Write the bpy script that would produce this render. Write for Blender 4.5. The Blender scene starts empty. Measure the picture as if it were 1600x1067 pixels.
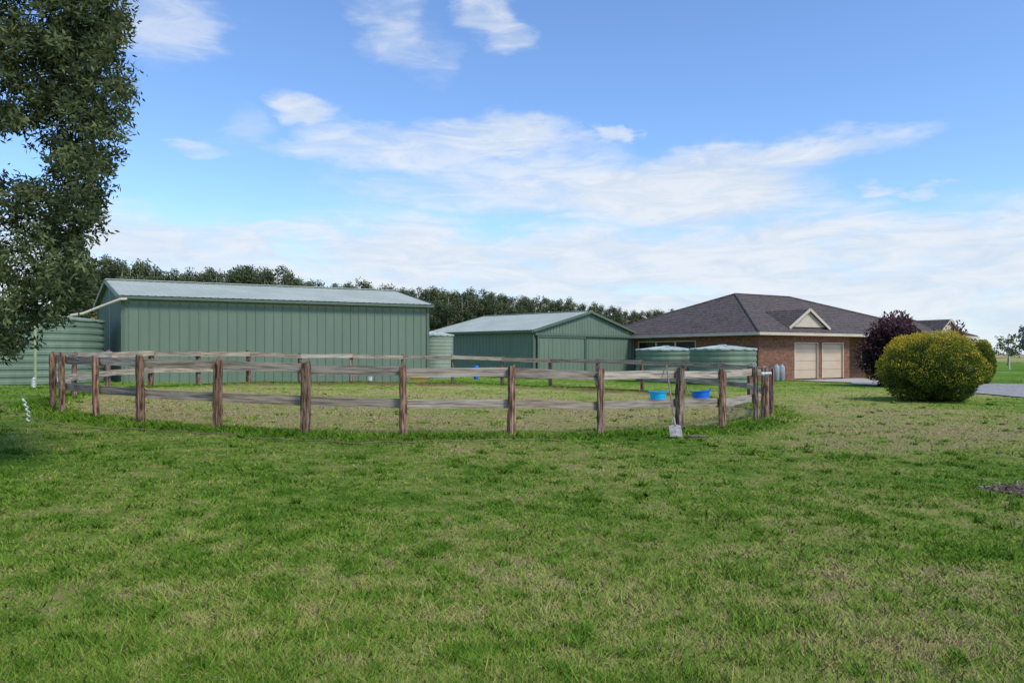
import bpy, math, random
import numpy as np
from mathutils import Vector
random.seed(7); rng=np.random.default_rng(7)
C=bpy.context.scene.collection
F=1150.0; HZ=553.0; EYE=1.5
CX,CY,R=-2.55,23.06,10.1
def W(px,py,Y): return Vector(((px-800)/F*Y, Y, EYE-(py-HZ)/F*Y))
def PX(px,Y): return (px-800)/F*Y
def sstep(t): t=np.clip(t,0,1); return t*t*(3-2*t)
def gh(x,y):
    x=np.asarray(x,float); y=np.asarray(y,float)
    base=-0.022*np.clip(x,-16,6)*sstep((95-y)/45)
    r=np.hypot(x-CX,y-CY)
    back=sstep((y-CY)/R*0.8+0.4)
    base=base+0.13*np.exp(-((r-R+0.15)/0.5)**2)*(0.15+0.85*back)
    nf=sstep((70-y)/30)*sstep((y+20)/10)
    base=base+nf*(0.014*np.sin(1.3*x+0.7*y)+0.011*np.sin(2.1*y-0.9*x+1)+0.008*np.sin(3.7*x+1.1))*np.where(x>9,0.3,1)
    return base
def g(x,y): return float(gh(x,y))

# ---------------------------------------------------------------- materials
def newmat(name):
    m=bpy.data.materials.new(name); m.use_nodes=True; nt=m.node_tree
    for n in list(nt.nodes): nt.nodes.remove(n)
    out=nt.nodes.new('ShaderNodeOutputMaterial'); b=nt.nodes.new('ShaderNodeBsdfPrincipled')
    nt.links.new(b.outputs[0],out.inputs[0]); return m,nt,b,out
def node(nt,t,**k):
    n=nt.nodes.new(t)
    for a,v in k.items(): setattr(n,a,v)
    return n
def math_(nt,op,a,b=None,c=None,clamp=False):
    n=nt.nodes.new('ShaderNodeMath'); n.operation=op; n.use_clamp=clamp
    for i,v in enumerate((a,b,c)):
        if v is None: continue
        if isinstance(v,(int,float)): n.inputs[i].default_value=v
        else: nt.links.new(v,n.inputs[i])
    return n.outputs[0]
def mixc(nt,f,a,b,bt='MIX'):
    n=nt.nodes.new('ShaderNodeMix'); n.data_type='RGBA'; n.blend_type=bt; n.clamp_factor=True
    for s,v in ((n.inputs[0],f),(n.inputs[6],a),(n.inputs[7],b)):
        if isinstance(v,(int,float)): s.default_value=v
        elif isinstance(v,(tuple,list)): s.default_value=(*v,1) if len(v)==3 else v
        else: nt.links.new(v,s)
    return n.outputs[2]
def noise(nt,vec,scale,detail=4,rough=0.55,dist=0):
    n=nt.nodes.new('ShaderNodeTexNoise'); n.inputs['Scale'].default_value=scale; n.inputs['Detail'].default_value=detail
    n.inputs['Roughness'].default_value=rough; n.inputs['Distortion'].default_value=dist
    if vec is not None: nt.links.new(vec,n.inputs['Vector'])
    return n.outputs[0]
def mapr(nt,v,a,b,c=0.0,d=1.0,smooth=True):
    n=nt.nodes.new('ShaderNodeMapRange'); n.clamp=True
    if smooth: n.interpolation_type='SMOOTHSTEP'
    nt.links.new(v,n.inputs[0])
    for i,x in enumerate((a,b,c,d)): n.inputs[i+1].default_value=x
    return n.outputs[0]
def pmat(name,c1,c2,scale=(1,1,1),ns=3,rough=0.7,bump=0.0,metal=0,rnd=0.0,lo=0.35,hi=0.65,detail=5,spec=0.3,attr=None,hue=None):
    m,nt,b,out=newmat(name)
    mp=node(nt,'ShaderNodeMapping'); mp.inputs['Scale'].default_value=scale
    if attr:
        at=node(nt,'ShaderNodeAttribute'); at.attribute_name=attr; nt.links.new(at.outputs['Vector'],mp.inputs[0])
    else:
        tc=node(nt,'ShaderNodeTexCoord'); nt.links.new(tc.outputs['Object'],mp.inputs[0])
    v=noise(nt,mp.outputs[0],ns,detail)
    col=mixc(nt,mapr(nt,v,lo,hi),c1,c2)
    if rnd>0:
        oi=node(nt,'ShaderNodeObjectInfo')
        f=mapr(nt,oi.outputs['Random'],0,1,1-rnd,1+rnd,False)
        cb=node(nt,'ShaderNodeCombineColor')
        for i in range(3): nt.links.new(f,cb.inputs[i])
        col=mixc(nt,1.0,col,cb.outputs[0],'MULTIPLY')
        if hue:
            fr=math_(nt,'FRACT',math_(nt,'MULTIPLY',oi.outputs['Random'],7.31))
            col=mixc(nt,1.0,col,mixc(nt,fr,hue,(1,1,1)),'MULTIPLY')
    nt.links.new(col,b.inputs['Base Color']); b.inputs['Roughness'].default_value=rough; b.inputs['Metallic'].default_value=metal
    b.inputs['Specular IOR Level'].default_value=spec
    if bump>0:
        bn=node(nt,'ShaderNodeBump'); bn.inputs['Strength'].default_value=bump; bn.inputs['Distance'].default_value=0.01
        nt.links.new(v,bn.inputs['Height']); nt.links.new(bn.outputs[0],b.inputs['Normal'])
    return m
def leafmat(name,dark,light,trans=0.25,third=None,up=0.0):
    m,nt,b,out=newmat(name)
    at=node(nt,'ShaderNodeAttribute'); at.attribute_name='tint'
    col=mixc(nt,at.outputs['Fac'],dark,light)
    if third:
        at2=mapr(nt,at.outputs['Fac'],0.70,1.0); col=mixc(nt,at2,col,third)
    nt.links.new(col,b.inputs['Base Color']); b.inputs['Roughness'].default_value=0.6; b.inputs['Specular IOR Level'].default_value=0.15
    if trans<=0: return m
    tr=node(nt,'ShaderNodeBsdfTranslucent'); nt.links.new(col,tr.inputs[0])
    mx=node(nt,'ShaderNodeMixShader'); mx.inputs[0].default_value=trans
    nt.links.new(b.outputs[0],mx.inputs[1]); nt.links.new(tr.outputs[0],mx.inputs[2]); nt.links.new(mx.outputs[0],out.inputs[0])
    return m
def grass_color(nt,blade):
    geo=node(nt,'ShaderNodeNewGeometry'); pos=geo.outputs['Position']
    sp=node(nt,'ShaderNodeSeparateXYZ'); nt.links.new(pos,sp.inputs[0]); x,y=sp.outputs[0],sp.outputs[1]
    cv=node(nt,'ShaderNodeCombineXYZ'); nt.links.new(x,cv.inputs[0]); nt.links.new(y,cv.inputs[1]); v=cv.outputs[0]
    n1=noise(nt,v,0.6,4,0.62,0.3); n2=noise(nt,v,3.2,5,0.72,0.2); n3=noise(nt,v,0.15,1,0.5)
    d=math_(nt,'ADD',math_(nt,'MULTIPLY',n1,1.05),math_(nt,'MULTIPLY',n2,1.5))
    d=math_(nt,'ADD',d,math_(nt,'MULTIPLY',n3,0.8))
    d=math_(nt,'SUBTRACT',d,0.45)
    dx=math_(nt,'SUBTRACT',x,CX); dy=math_(nt,'SUBTRACT',y,CY)
    r=math_(nt,'SQRT',math_(nt,'ADD',math_(nt,'MULTIPLY',dx,dx),math_(nt,'MULTIPLY',dy,dy)))
    inside=mapr(nt,r,R-0.1,R-1.0)
    ring=math_(nt,'MULTIPLY',mapr(nt,r,R-0.4,R+0.1),mapr(nt,r,R+1.4,R+0.5))
    right=math_(nt,'MULTIPLY',mapr(nt,x,2.0,8.0),math_(nt,'MULTIPLY',mapr(nt,y,9.5,14.0),mapr(nt,y,38.0,28.0)))
    near=math_(nt,'MULTIPLY',mapr(nt,y,6.5,3.8),mapr(nt,x,-3.5,-0.5,0.35,1.0))
    mid=math_(nt,'MULTIPLY',mapr(nt,y,5.5,7.5),mapr(nt,y,13,9))
    d=math_(nt,'ADD',d,math_(nt,'MULTIPLY',inside,0.32))
    d=math_(nt,'SUBTRACT',d,math_(nt,'MULTIPLY',ring,0.16))
    d=math_(nt,'ADD',d,math_(nt,'MULTIPLY',right,0.24))
    d=math_(nt,'ADD',d,math_(nt,'MULTIPLY',near,0.26))
    d=math_(nt,'SUBTRACT',d,math_(nt,'MULTIPLY',mid,0.06))
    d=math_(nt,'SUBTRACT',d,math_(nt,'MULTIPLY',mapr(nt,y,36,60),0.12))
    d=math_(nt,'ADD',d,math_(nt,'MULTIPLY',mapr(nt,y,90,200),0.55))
    if blade:
        at=node(nt,'ShaderNodeAttribute'); at.attribute_name='tint'; t=at.outputs['Fac']
        d=math_(nt,'ADD',d,math_(nt,'MULTIPLY',math_(nt,'SUBTRACT',t,0.5),0.66))
    else:
        n4=noise(nt,v,14,3,0.7); d=math_(nt,'ADD',d,math_(nt,'MULTIPLY',math_(nt,'SUBTRACT',n4,0.5),0.9))
        d=math_(nt,'ADD',d,math_(nt,'MULTIPLY',mapr(nt,y,25,10),0.25))
    f=mapr(nt,d,0.83,1.98,0,1,False)
    cr=node(nt,'ShaderNodeValToRGB'); nt.links.new(f,cr.inputs[0]); e=cr.color_ramp.elements
    cols=[(0.0,(0.065,0.150,0.014)),(0.26,(0.130,0.255,0.027)),(0.46,(0.245,0.345,0.050)),(0.66,(0.42,0.39,0.12)),(0.82,(0.50,0.40,0.19)),(1.0,(0.38,0.26,0.14))]
    e[0].position=0; e[0].color=(*cols[0][1],1); e[1].position=1; e[1].color=(*cols[-1][1],1)
    for p,c in cols[1:-1]:
        q=e.new(p); q.color=(*c,1)
    col=cr.outputs[0]
    bank=math_(nt,'MULTIPLY',math_(nt,'MULTIPLY',mapr(nt,r,R-1.3,R-0.6),mapr(nt,r,R-0.05,R-0.3)),mapr(nt,y,CY+3,CY+7))
    bank=math_(nt,'MULTIPLY',bank,mapr(nt,n1,0.38,0.55,0.15,0.85))
    col=mixc(nt,bank,col,(0.20,0.125,0.065))
    return col,v
def grassmat():
    m,nt,b,out=newmat('grass_blades'); col,v=grass_color(nt,True)
    d=node(nt,'ShaderNodeBsdfDiffuse'); nt.links.new(col,d.inputs[0])
    geo=node(nt,'ShaderNodeNewGeometry'); va=node(nt,'ShaderNodeVectorMath',operation='MULTIPLY_ADD'); nt.links.new(geo.outputs['Normal'],va.inputs[0])
    va.inputs[1].default_value=(0.6,0.6,0.6); va.inputs[2].default_value=(0,0,1); vn=node(nt,'ShaderNodeVectorMath',operation='NORMALIZE'); nt.links.new(va.outputs[0],vn.inputs[0])
    nt.links.new(vn.outputs[0],d.inputs['Normal']); nt.links.new(d.outputs[0],out.inputs[0]); nt.nodes.remove(b); return m
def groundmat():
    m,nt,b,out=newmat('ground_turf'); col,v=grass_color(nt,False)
    geo=node(nt,'ShaderNodeNewGeometry'); sp=node(nt,'ShaderNodeSeparateXYZ'); nt.links.new(geo.outputs['Position'],sp.inputs[0])
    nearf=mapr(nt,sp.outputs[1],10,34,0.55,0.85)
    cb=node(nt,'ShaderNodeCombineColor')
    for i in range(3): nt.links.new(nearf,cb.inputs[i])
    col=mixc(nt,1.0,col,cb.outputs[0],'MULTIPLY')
    nt.links.new(col,b.inputs['Base Color']); b.inputs['Roughness'].default_value=0.95; b.inputs['Specular IOR Level'].default_value=0.05
    n=noise(nt,v,30,3,0.7); bn=node(nt,'ShaderNodeBump'); bn.inputs['Strength'].default_value=0.6; bn.inputs['Distance'].default_value=0.03
    nt.links.new(n,bn.inputs['Height']); nt.links.new(bn.outputs[0],b.inputs['Normal']); return m
def brickmat():
    m,nt,b,out=newmat('red_brick'); tc=node(nt,'ShaderNodeTexCoord'); sp=node(nt,'ShaderNodeSeparateXYZ'); nt.links.new(tc.outputs['Object'],sp.inputs[0])
    u=math_(nt,'ADD',sp.outputs[0],sp.outputs[1]); cv=node(nt,'ShaderNodeCombineXYZ'); nt.links.new(u,cv.inputs[0]); nt.links.new(sp.outputs[2],cv.inputs[1])
    br=node(nt,'ShaderNodeTexBrick'); nt.links.new(cv.outputs[0],br.inputs['Vector'])
    br.inputs['Color1'].default_value=(0.22,0.082,0.045,1); br.inputs['Color2'].default_value=(0.35,0.165,0.09,1); br.inputs['Mortar'].default_value=(0.26,0.205,0.155,1)
    br.inputs['Scale'].default_value=1; br.inputs['Brick Width'].default_value=0.24; br.inputs['Row Height'].default_value=0.086; br.inputs['Mortar Size'].default_value=0.01
    n=noise(nt,cv.outputs[0],5,4); col=mixc(nt,mapr(nt,n,0.3,0.7,0,0.6),br.outputs['Color'],(0.14,0.065,0.045))
    nt.links.new(col,b.inputs['Base Color']); b.inputs['Roughness'].default_value=0.9; b.inputs['Specular IOR Level'].default_value=0.1; return m
def tilemat():
    m,nt,b,out=newmat('roof_tiles'); tc=node(nt,'ShaderNodeTexCoord'); sp=node(nt,'ShaderNodeSeparateXYZ'); nt.links.new(tc.outputs['Object'],sp.inputs[0])
    fz=math_(nt,'FRACT',math_(nt,'DIVIDE',sp.outputs[2],0.15)); line=mapr(nt,fz,0.0,0.35)
    u=math_(nt,'ADD',sp.outputs[0],sp.outputs[1]); fu=math_(nt,'FRACT',math_(nt,'DIVIDE',u,0.3)); lu=mapr(nt,math_(nt,'ABSOLUTE',math_(nt,'SUBTRACT',fu,0.5)),0.5,0.38)
    n=noise(nt,tc.outputs['Object'],2.2,6,0.7); n5=noise(nt,tc.outputs['Object'],9,2,0.7)
    col=mixc(nt,mapr(nt,math_(nt,'ADD',math_(nt,'MULTIPLY',n,0.4),math_(nt,'MULTIPLY',n5,0.6)),0.38,0.62),(0.080,0.062,0.053),(0.190,0.152,0.130))
    col=mixc(nt,math_(nt,'MULTIPLY',math_(nt,'SUBTRACT',1.0,line),0.8),col,(0.020,0.016,0.015))
    nt.links.new(col,b.inputs['Base Color']); b.inputs['Roughness'].default_value=0.85; b.inputs['Specular IOR Level'].default_value=0.15
    bn=node(nt,'ShaderNodeBump'); bn.inputs['Strength'].default_value=0.8; bn.inputs['Distance'].default_value=0.04
    nt.links.new(math_(nt,'MULTIPLY',line,lu),bn.inputs['Height']); nt.links.new(bn.outputs[0],b.inputs['Normal']); return m

M={}
M['shed']=pmat('green_steel',(0.165,0.222,0.155),(0.185,0.242,0.173),(1,1,0.25),1.2,0.55,0,spec=0.25)
M['shed_dark']=pmat('dark_green_trim',(0.115,0.16,0.11),(0.13,0.175,0.125),(1,1,1),2,0.5)
M['shedroof']=pmat('pale_roof_steel',(0.39,0.42,0.345),(0.45,0.475,0.40),(1,1,1),0.6,0.75,0,spec=0.1)
M['tank']=pmat('tank_green',(0.15,0.21,0.14),(0.195,0.26,0.18),(1,1,0.3),2,0.55)
M['tanktop']=pmat('tank_roof',(0.38,0.44,0.37),(0.48,0.53,0.46),(1,1,1),2,0.7)
M['tankpale']=pmat('tank_pale_green',(0.25,0.30,0.22),(0.31,0.36,0.27),(1,1,0.4),2,0.6)
M['cream']=pmat('cream_paint',(0.60,0.50,0.36),(0.67,0.57,0.42),(1,1,1),1,0.6)
M['white']=pmat('white_plastic',(0.58,0.58,0.56),(0.70,0.70,0.69),(1,1,1),4,0.5)
M['door']=pmat('beige_door',(0.58,0.45,0.31),(0.63,0.50,0.35),(1,1,1),1,0.6)
M['glass']=pmat('dark_glass',(0.012,0.014,0.016),(0.03,0.033,0.036),(1,1,1),1,0.12,spec=0.5)
M['dark']=pmat('dark_timber_door',(0.03,0.02,0.018),(0.05,0.035,0.03),(1,1,1),4,0.5)
M['post']=pmat('weathered_post',(0.075,0.048,0.033),(0.36,0.27,0.20),(28,28,3.6),1.0,0.95,1.0,rnd=0.25,lo=0.36,hi=0.66,detail=9,spec=0.1,hue=(1.12,0.88,0.78))
M['rail']=pmat('weathered_rail',(0.185,0.145,0.108),(0.50,0.44,0.36),(1.8,22,30),1.0,0.95,0.8,rnd=0.22,lo=0.28,hi=0.66,detail=9,spec=0.1,attr='grain',hue=(0.98,0.90,0.82))
M['bark']=pmat('bark',(0.05,0.04,0.03),(0.16,0.13,0.10),(6,6,1.5),2,0.9,0.8)
M['farbark']=pmat('pale_bark',(0.16,0.13,0.10),(0.34,0.29,0.24),(3,3,0.5),1,0.9)
M['gravel']=pmat('gravel',(0.24,0.22,0.20),(0.42,0.39,0.36),(1,1,1),5,0.95,0.5,lo=0.3,hi=0.7,detail=8)
M['concrete']=pmat('concrete',(0.42,0.38,0.33),(0.52,0.47,0.42),(1,1,1),0.8,0.9)
M['cyan']=pmat('cyan_plastic',(0.01,0.42,0.80),(0.015,0.48,0.88),(1,1,1),3,0.4)
M['blue']=pmat('blue_plastic',(0.01,0.16,0.70),(0.015,0.20,0.78),(1,1,1),3,0.4)
M['yellow']=pmat('yellow_plastic',(0.72,0.48,0.06),(0.78,0.53,0.09),(1,1,1),3,0.5)
M['steel']=pmat('dull_steel',(0.24,0.22,0.20),(0.42,0.39,0.36),(1,1,1),12,0.6,0,metal=0.0)
M['gas']=pmat('gas_grey',(0.32,0.34,0.36),(0.42,0.44,0.46),(1,1,1),3,0.4)
M['handle']=pmat('worn_handle',(0.17,0.135,0.10),(0.28,0.23,0.175),(9,9,1),3,0.8)
M['rust']=pmat('rusty_wire',(0.13,0.08,0.055),(0.28,0.18,0.13),(1,1,1),5,0.8)
M['mulch']=pmat('mulch_soil',(0.07,0.045,0.032),(0.20,0.135,0.095),(1,1,1),14,0.95,0.9)
M['pole']=pmat('pale_green_pole',(0.34,0.38,0.20),(0.44,0.47,0.27),(1,1,0.4),4,0.6)
M['brick']=brickmat(); M['tile']=tilemat(); M['grass']=grassmat(); M['ground']=groundmat()
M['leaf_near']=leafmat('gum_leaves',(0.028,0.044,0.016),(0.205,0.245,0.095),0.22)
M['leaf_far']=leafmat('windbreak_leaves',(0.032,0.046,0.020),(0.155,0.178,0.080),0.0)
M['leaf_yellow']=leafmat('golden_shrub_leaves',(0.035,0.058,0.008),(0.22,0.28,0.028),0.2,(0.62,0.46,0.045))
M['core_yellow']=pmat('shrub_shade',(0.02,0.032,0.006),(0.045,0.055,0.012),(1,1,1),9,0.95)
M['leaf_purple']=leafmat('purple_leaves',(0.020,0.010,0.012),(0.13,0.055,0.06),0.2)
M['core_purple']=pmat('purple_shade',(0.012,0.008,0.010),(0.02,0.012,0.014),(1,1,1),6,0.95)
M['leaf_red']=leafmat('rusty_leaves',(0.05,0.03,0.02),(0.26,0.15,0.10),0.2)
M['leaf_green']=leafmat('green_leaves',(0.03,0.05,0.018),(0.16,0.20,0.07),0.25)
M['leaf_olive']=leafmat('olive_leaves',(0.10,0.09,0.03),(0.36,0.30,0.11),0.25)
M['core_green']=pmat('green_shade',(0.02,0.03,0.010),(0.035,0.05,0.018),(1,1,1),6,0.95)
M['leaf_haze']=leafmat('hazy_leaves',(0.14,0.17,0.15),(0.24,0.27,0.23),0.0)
M['litter']=leafmat('dead_leaves',(0.10,0.06,0.035),(0.42,0.29,0.17),0.0)

# ---------------------------------------------------------------- builders
ORG={}
class MB:
    def __init__(s): s.v=[]; s.f=[]
    def add(s,vs,fs):
        o=len(s.v); s.v+= [tuple(v) for v in vs]; s.f+=[tuple(i+o for i in f) for f in fs]; return s
    def box(s,c,size,rz=0,rx=0):
        hx,hy,hz=[k/2 for k in size]; vs=[]
        for z in(-hz,hz):
            for x,y in((-hx,-hy),(hx,-hy),(hx,hy),(-hx,hy)):
                X,Y,Z=x,y,z
                if rx: Y,Z=Y*math.cos(rx)-Z*math.sin(rx),Y*math.sin(rx)+Z*math.cos(rx)
                if rz: X,Y=X*math.cos(rz)-Y*math.sin(rz),X*math.sin(rz)+Y*math.cos(rz)
                vs.append((X+c[0],Y+c[1],Z+c[2]))
        return s.add(vs,[(0,3,2,1),(4,5,6,7),(0,1,5,4),(1,2,6,5),(2,3,7,6),(3,0,4,7)])
    def b(s,x0,x1,y0,y1,z0,z1): return s.box(((x0+x1)/2,(y0+y1)/2,(z0+z1)/2),(x1-x0,y1-y0,z1-z0))
    def bar(s,p,q,w,h):
        p=Vector(p);q=Vector(q);d=(q-p).normalized(); up=Vector((0,0,1))
        if abs(d.z)>0.95: up=Vector((0,1,0))
        a=d.cross(up).normalized(); u=a.cross(d).normalized(); vs=[]
        for P in(p,q):
            for i,j in((-1,-1),(1,-1),(1,1),(-1,1)): vs.append(P+a*i*w/2+u*j*h/2)
        return s.add(vs,[(0,1,2,3),(7,6,5,4),(0,4,5,1),(1,5,6,2),(2,6,7,3),(3,7,4,0)])
    def tube(s,pts,r,n=8,cap=True):
        pts=[Vector(p) for p in pts]; rs=r if isinstance(r,(list,tuple)) else [r]*len(pts); vs=[];fs=[]
        ref=None
        for i,p in enumerate(pts):
            d=(pts[min(i+1,len(pts)-1)]-pts[max(i-1,0)]).normalized()
            if ref is None: ref=d.orthogonal().normalized()
            ref=(ref-d*ref.dot(d)).normalized(); b2=d.cross(ref)
            for k in range(n):
                a=2*math.pi*k/n; vs.append(p+(ref*math.cos(a)+b2*math.sin(a))*rs[i])
        for i in range(len(pts)-1):
            for k in range(n): fs.append((i*n+k,i*n+(k+1)%n,(i+1)*n+(k+1)%n,(i+1)*n+k))
        if cap: fs.append(tuple(range(n))[::-1]); fs.append(tuple((len(pts)-1)*n+k for k in range(n)))
        return s.add(vs,fs)
    def lathe(s,prof,c,n=48,ribs=0,ramp=0.0):
        vs=[];fs=[]
        for (r,z) in prof:
            for k in range(n):
                a=2*math.pi*k/n; vs.append((c[0]+r*math.cos(a),c[1]+r*math.sin(a),c[2]+z+(ramp if (ribs and k%ribs==0) else 0)))
        for i in range(len(prof)-1):
            for k in range(n): fs.append((i*n+k,i*n+(k+1)%n,(i+1)*n+(k+1)%n,(i+1)*n+k))
        if prof[0][0]>0.001: fs.append(tuple(range(n))[::-1])
        if prof[-1][0]>0.001: fs.append(tuple((len(prof)-1)*n+k for k in range(n)))
        return s.add(vs,fs)
    def build(s,name,mat,parent=None,origin=None,local=False,smooth=False,grain=None):
        if parent is not None: o3=(0,0,0) if local else ORG[parent.name]
        else: o3=origin or (0,0,0)
        me=bpy.data.meshes.new(name)
        me.from_pydata([(v[0]-o3[0],v[1]-o3[1],v[2]-o3[2]) for v in s.v],[],s.f)
        if smooth: me.polygons.foreach_set('use_smooth',[True]*len(me.polygons))
        if grain is not None:
            a=me.attributes.new('grain','FLOAT_VECTOR','POINT'); a.data.foreach_set('vector',np.array(grain,np.float32).ravel())
        me.materials.append(mat); o=bpy.data.objects.new(name,me); C.objects.link(o)
        if parent is not None: o.parent=parent
        else: o.location=o3
        ORG[o.name]=o3; return o
def tag(o,label,cat,group=None,kind=None):
    if label: o['label']=label
    if cat: o['category']=cat
    if group: o['group']=group
    if kind: o['kind']=kind
    return o
def empty(name,loc,label,cat,group=None,rz=0):
    o=bpy.data.objects.new(name,None); C.objects.link(o); o.location=loc; o.rotation_euler=(0,0,rz); o.empty_display_size=0.2
    ORG[o.name]=tuple(loc); return tag(o,label,cat,group)
def np_mesh(name,V,nper,tint,mat,parent=None,origin=None):
    o3=np.array(ORG[parent.name] if parent is not None else (origin or (0,0,0)),float)
    V=V-o3; n=len(V)//nper; me=bpy.data.meshes.new(name)
    me.vertices.add(len(V)); me.vertices.foreach_set('co',V.astype(np.float32).ravel())
    me.loops.add(len(V)); me.loops.foreach_set('vertex_index',np.arange(len(V),dtype=np.int32))
    me.polygons.add(n); me.polygons.foreach_set('loop_start',np.arange(n,dtype=np.int32)*nper)
    try: me.polygons.foreach_set('loop_total',np.full(n,nper,dtype=np.int32))
    except Exception: pass
    a=me.attributes.new('tint','FLOAT','POINT'); a.data.foreach_set('value',np.repeat(tint,nper).astype(np.float32))
    me.update(calc_edges=True); me.materials.append(mat); o=bpy.data.objects.new(name,me); C.objects.link(o)
    if parent is not None: o.parent=parent
    else: o.location=tuple(o3)
    ORG[o.name]=tuple(o3); return o
def unit(v): return v/np.maximum(np.linalg.norm(v,axis=1,keepdims=True),1e-6)
def leaf_verts(P,L,Wd,zb=0.0,spread=1.0,dirs=None):
    n=len(P); d=rng.normal(size=(n,3))*spread
    if dirs is not None: d=d+dirs
    d[:,2]+=zb; d=unit(d); s=unit(np.cross(d,rng.normal(size=(n,3))))
    L=np.asarray(L).reshape(-1,1)*np.ones((n,1)); Wd=np.asarray(Wd).reshape(-1,1)*np.ones((n,1))
    V=np.empty((n,4,3)); V[:,0]=P; V[:,1]=P+d*L*0.45+s*Wd/2; V[:,2]=P+d*L; V[:,3]=P+d*L*0.45-s*Wd/2
    return V.reshape(-1,3)
def blob_points(blobs,n,shell=0.45):
    B=np.array(blobs,float); vol=B[:,3]*B[:,4]*B[:,5]; vol=vol**0.8; k=rng.choice(len(B),n,p=vol/vol.sum())
    d=unit(rng.normal(size=(n,3))); r=rng.random(n)**shell
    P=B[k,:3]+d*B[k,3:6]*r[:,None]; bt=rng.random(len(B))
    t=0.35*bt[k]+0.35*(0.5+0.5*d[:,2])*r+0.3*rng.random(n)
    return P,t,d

# ---------------------------------------------------------------- world + sun + camera
sun_az=math.radians(132); sun_el=math.radians(50)
def world():
    w=bpy.data.worlds.new('World'); bpy.context.scene.world=w; w.use_nodes=True; nt=w.node_tree
    bg=nt.nodes['Background']; STR=0.15; bg.inputs[1].default_value=STR
    sky=node(nt,'ShaderNodeTexSky'); sky.sky_type='NISHITA'; sky.sun_disc=False; sky.sun_elevation=sun_el; sky.sun_rotation=sun_az
    sky.air_density=1.0; sky.dust_density=0.25; sky.ozone_density=2.0
    tc=node(nt,'ShaderNodeTexCoord'); G=tc.outputs['Generated']
    def vs(v,s):
        n=node(nt,'ShaderNodeVectorMath',operation='MULTIPLY'); nt.links.new(v,n.inputs[0]); n.inputs[1].default_value=s; return n.outputs[0]
    sp=node(nt,'ShaderNodeSeparateXYZ'); nt.links.new(G,sp.inputs[0])
    az=math_(nt,'ARCTAN2',sp.outputs[0],sp.outputs[1]); el=math_(nt,'ARCSINE',sp.outputs[2])
    w1=noise(nt,vs(G,(2.2,2.2,6)),2.4,5,0.6); w2=noise(nt,vs(G,(2.0,2.0,5)),3.4,5,0.6)
    azw=math_(nt,'ADD',az,math_(nt,'MULTIPLY',math_(nt,'SUBTRACT',w1,0.5),0.22))
    elw=math_(nt,'ADD',el,math_(nt,'MULTIPLY',math_(nt,'SUBTRACT',w2,0.5),0.075))
    fb=noise(nt,vs(G,(1.6,1.6,5.5)),3.2,6,0.62,0.5); fine=noise(nt,vs(G,(1.3,1.3,6.0)),8.5,7,0.62,0.9)
    blobs=[(640,228,150,30,.68),(770,208,110,24,.76),(880,285,200,40,.76),(1080,300,190,48,1.05),(1190,240,170,20,.84),(1290,222,60,20,.55),(480,180,56,18,.8),(500,228,90,14,.6),
           (300,218,42,15,.6),(270,45,95,50,.52),(615,35,62,50,.48),(655,75,50,45,.3),(778,35,42,36,.58),(965,208,30,11,.7),(1390,296,34,9,.75),(1450,294,30,8,.55),
           (360,195,44,24,.3),(850,225,110,20,.5),(1150,345,230,28,.65),(700,300,170,34,.55),(580,335,60,16,.35)]
    m=None
    for px,py,rx,ry,amp in blobs:
        a0=math.atan((px-800)/F); e0=math.atan((HZ-py)/F*math.cos(a0)); ra=rx/F*math.cos(a0)**2*1.4; re=ry/F*math.cos(a0)*1.5
        u=math_(nt,'MULTIPLY',math_(nt,'SUBTRACT',azw,a0),1/ra); v=math_(nt,'MULTIPLY',math_(nt,'SUBTRACT',elw,e0),1/re)
        q=math_(nt,'ADD',math_(nt,'MULTIPLY',u,u),math_(nt,'MULTIPLY',v,v))
        k=mapr(nt,q,1.3,0.0,0,amp); m=k if m is None else math_(nt,'MAXIMUM',m,k)
    e_t=(553-335)/F; bank=mapr(nt,elw,e_t+0.02,e_t-0.055,0,1.0)
    bankn=math_(nt,'MULTIPLY',bank,mapr(nt,fb,0.30,0.56,0.62,1.05))
    other=math_(nt,'MULTIPLY',mapr(nt,el,0.55,0.8),mapr(nt,fb,0.5,0.7,0,0.7))
    dens=math_(nt,'MAXIMUM',m,math_(nt,'MAXIMUM',bankn,other))
    mod=math_(nt,'ADD',math_(nt,'MULTIPLY',math_(nt,'SUBTRACT',fb,0.5),1.0),math_(nt,'MULTIPLY',math_(nt,'SUBTRACT',fine,0.5),1.4))
    gate=mapr(nt,dens,0.0,0.4)
    dd=math_(nt,'ADD',dens,math_(nt,'MULTIPLY',mod,math_(nt,'MULTIPLY',gate,0.46)))
    dd=mapr(nt,dd,0.07,1.03,0,0.94,True)
    shade=mapr(nt,math_(nt,'ADD',math_(nt,'MULTIPLY',fine,0.6),math_(nt,'MULTIPLY',fb,0.4)),0.37,0.62)
    ccol=mixc(nt,shade,(4.3,4.95,5.8),(5.5,5.8,6.2))
    skc=mixc(nt,1.0,sky.outputs[0],(1.04,1.23,1.48),'MULTIPLY')
    col=mixc(nt,dd,skc,ccol)
    nt.links.new(col,bg.inputs[0])
world()
sv=Vector((math.sin(sun_az)*math.cos(sun_el),math.cos(sun_az)*math.cos(sun_el),math.sin(sun_el)))
L=bpy.data.lights.new('sun','SUN'); L.energy=2.75; L.angle=math.radians(14); L.color=(1,0.94,0.85)
lo=bpy.data.objects.new('sun',L); C.objects.link(lo); lo.rotation_euler=(-sv).to_track_quat('-Z','Y').to_euler(); lo.location=(0,-10,30)
cd=bpy.data.cameras.new('camera'); cd.sensor_width=36; cd.lens=F/1600*36; cd.shift_y=(HZ-533.5)/1600; cd.clip_end=9000; cd.clip_start=0.1
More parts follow.
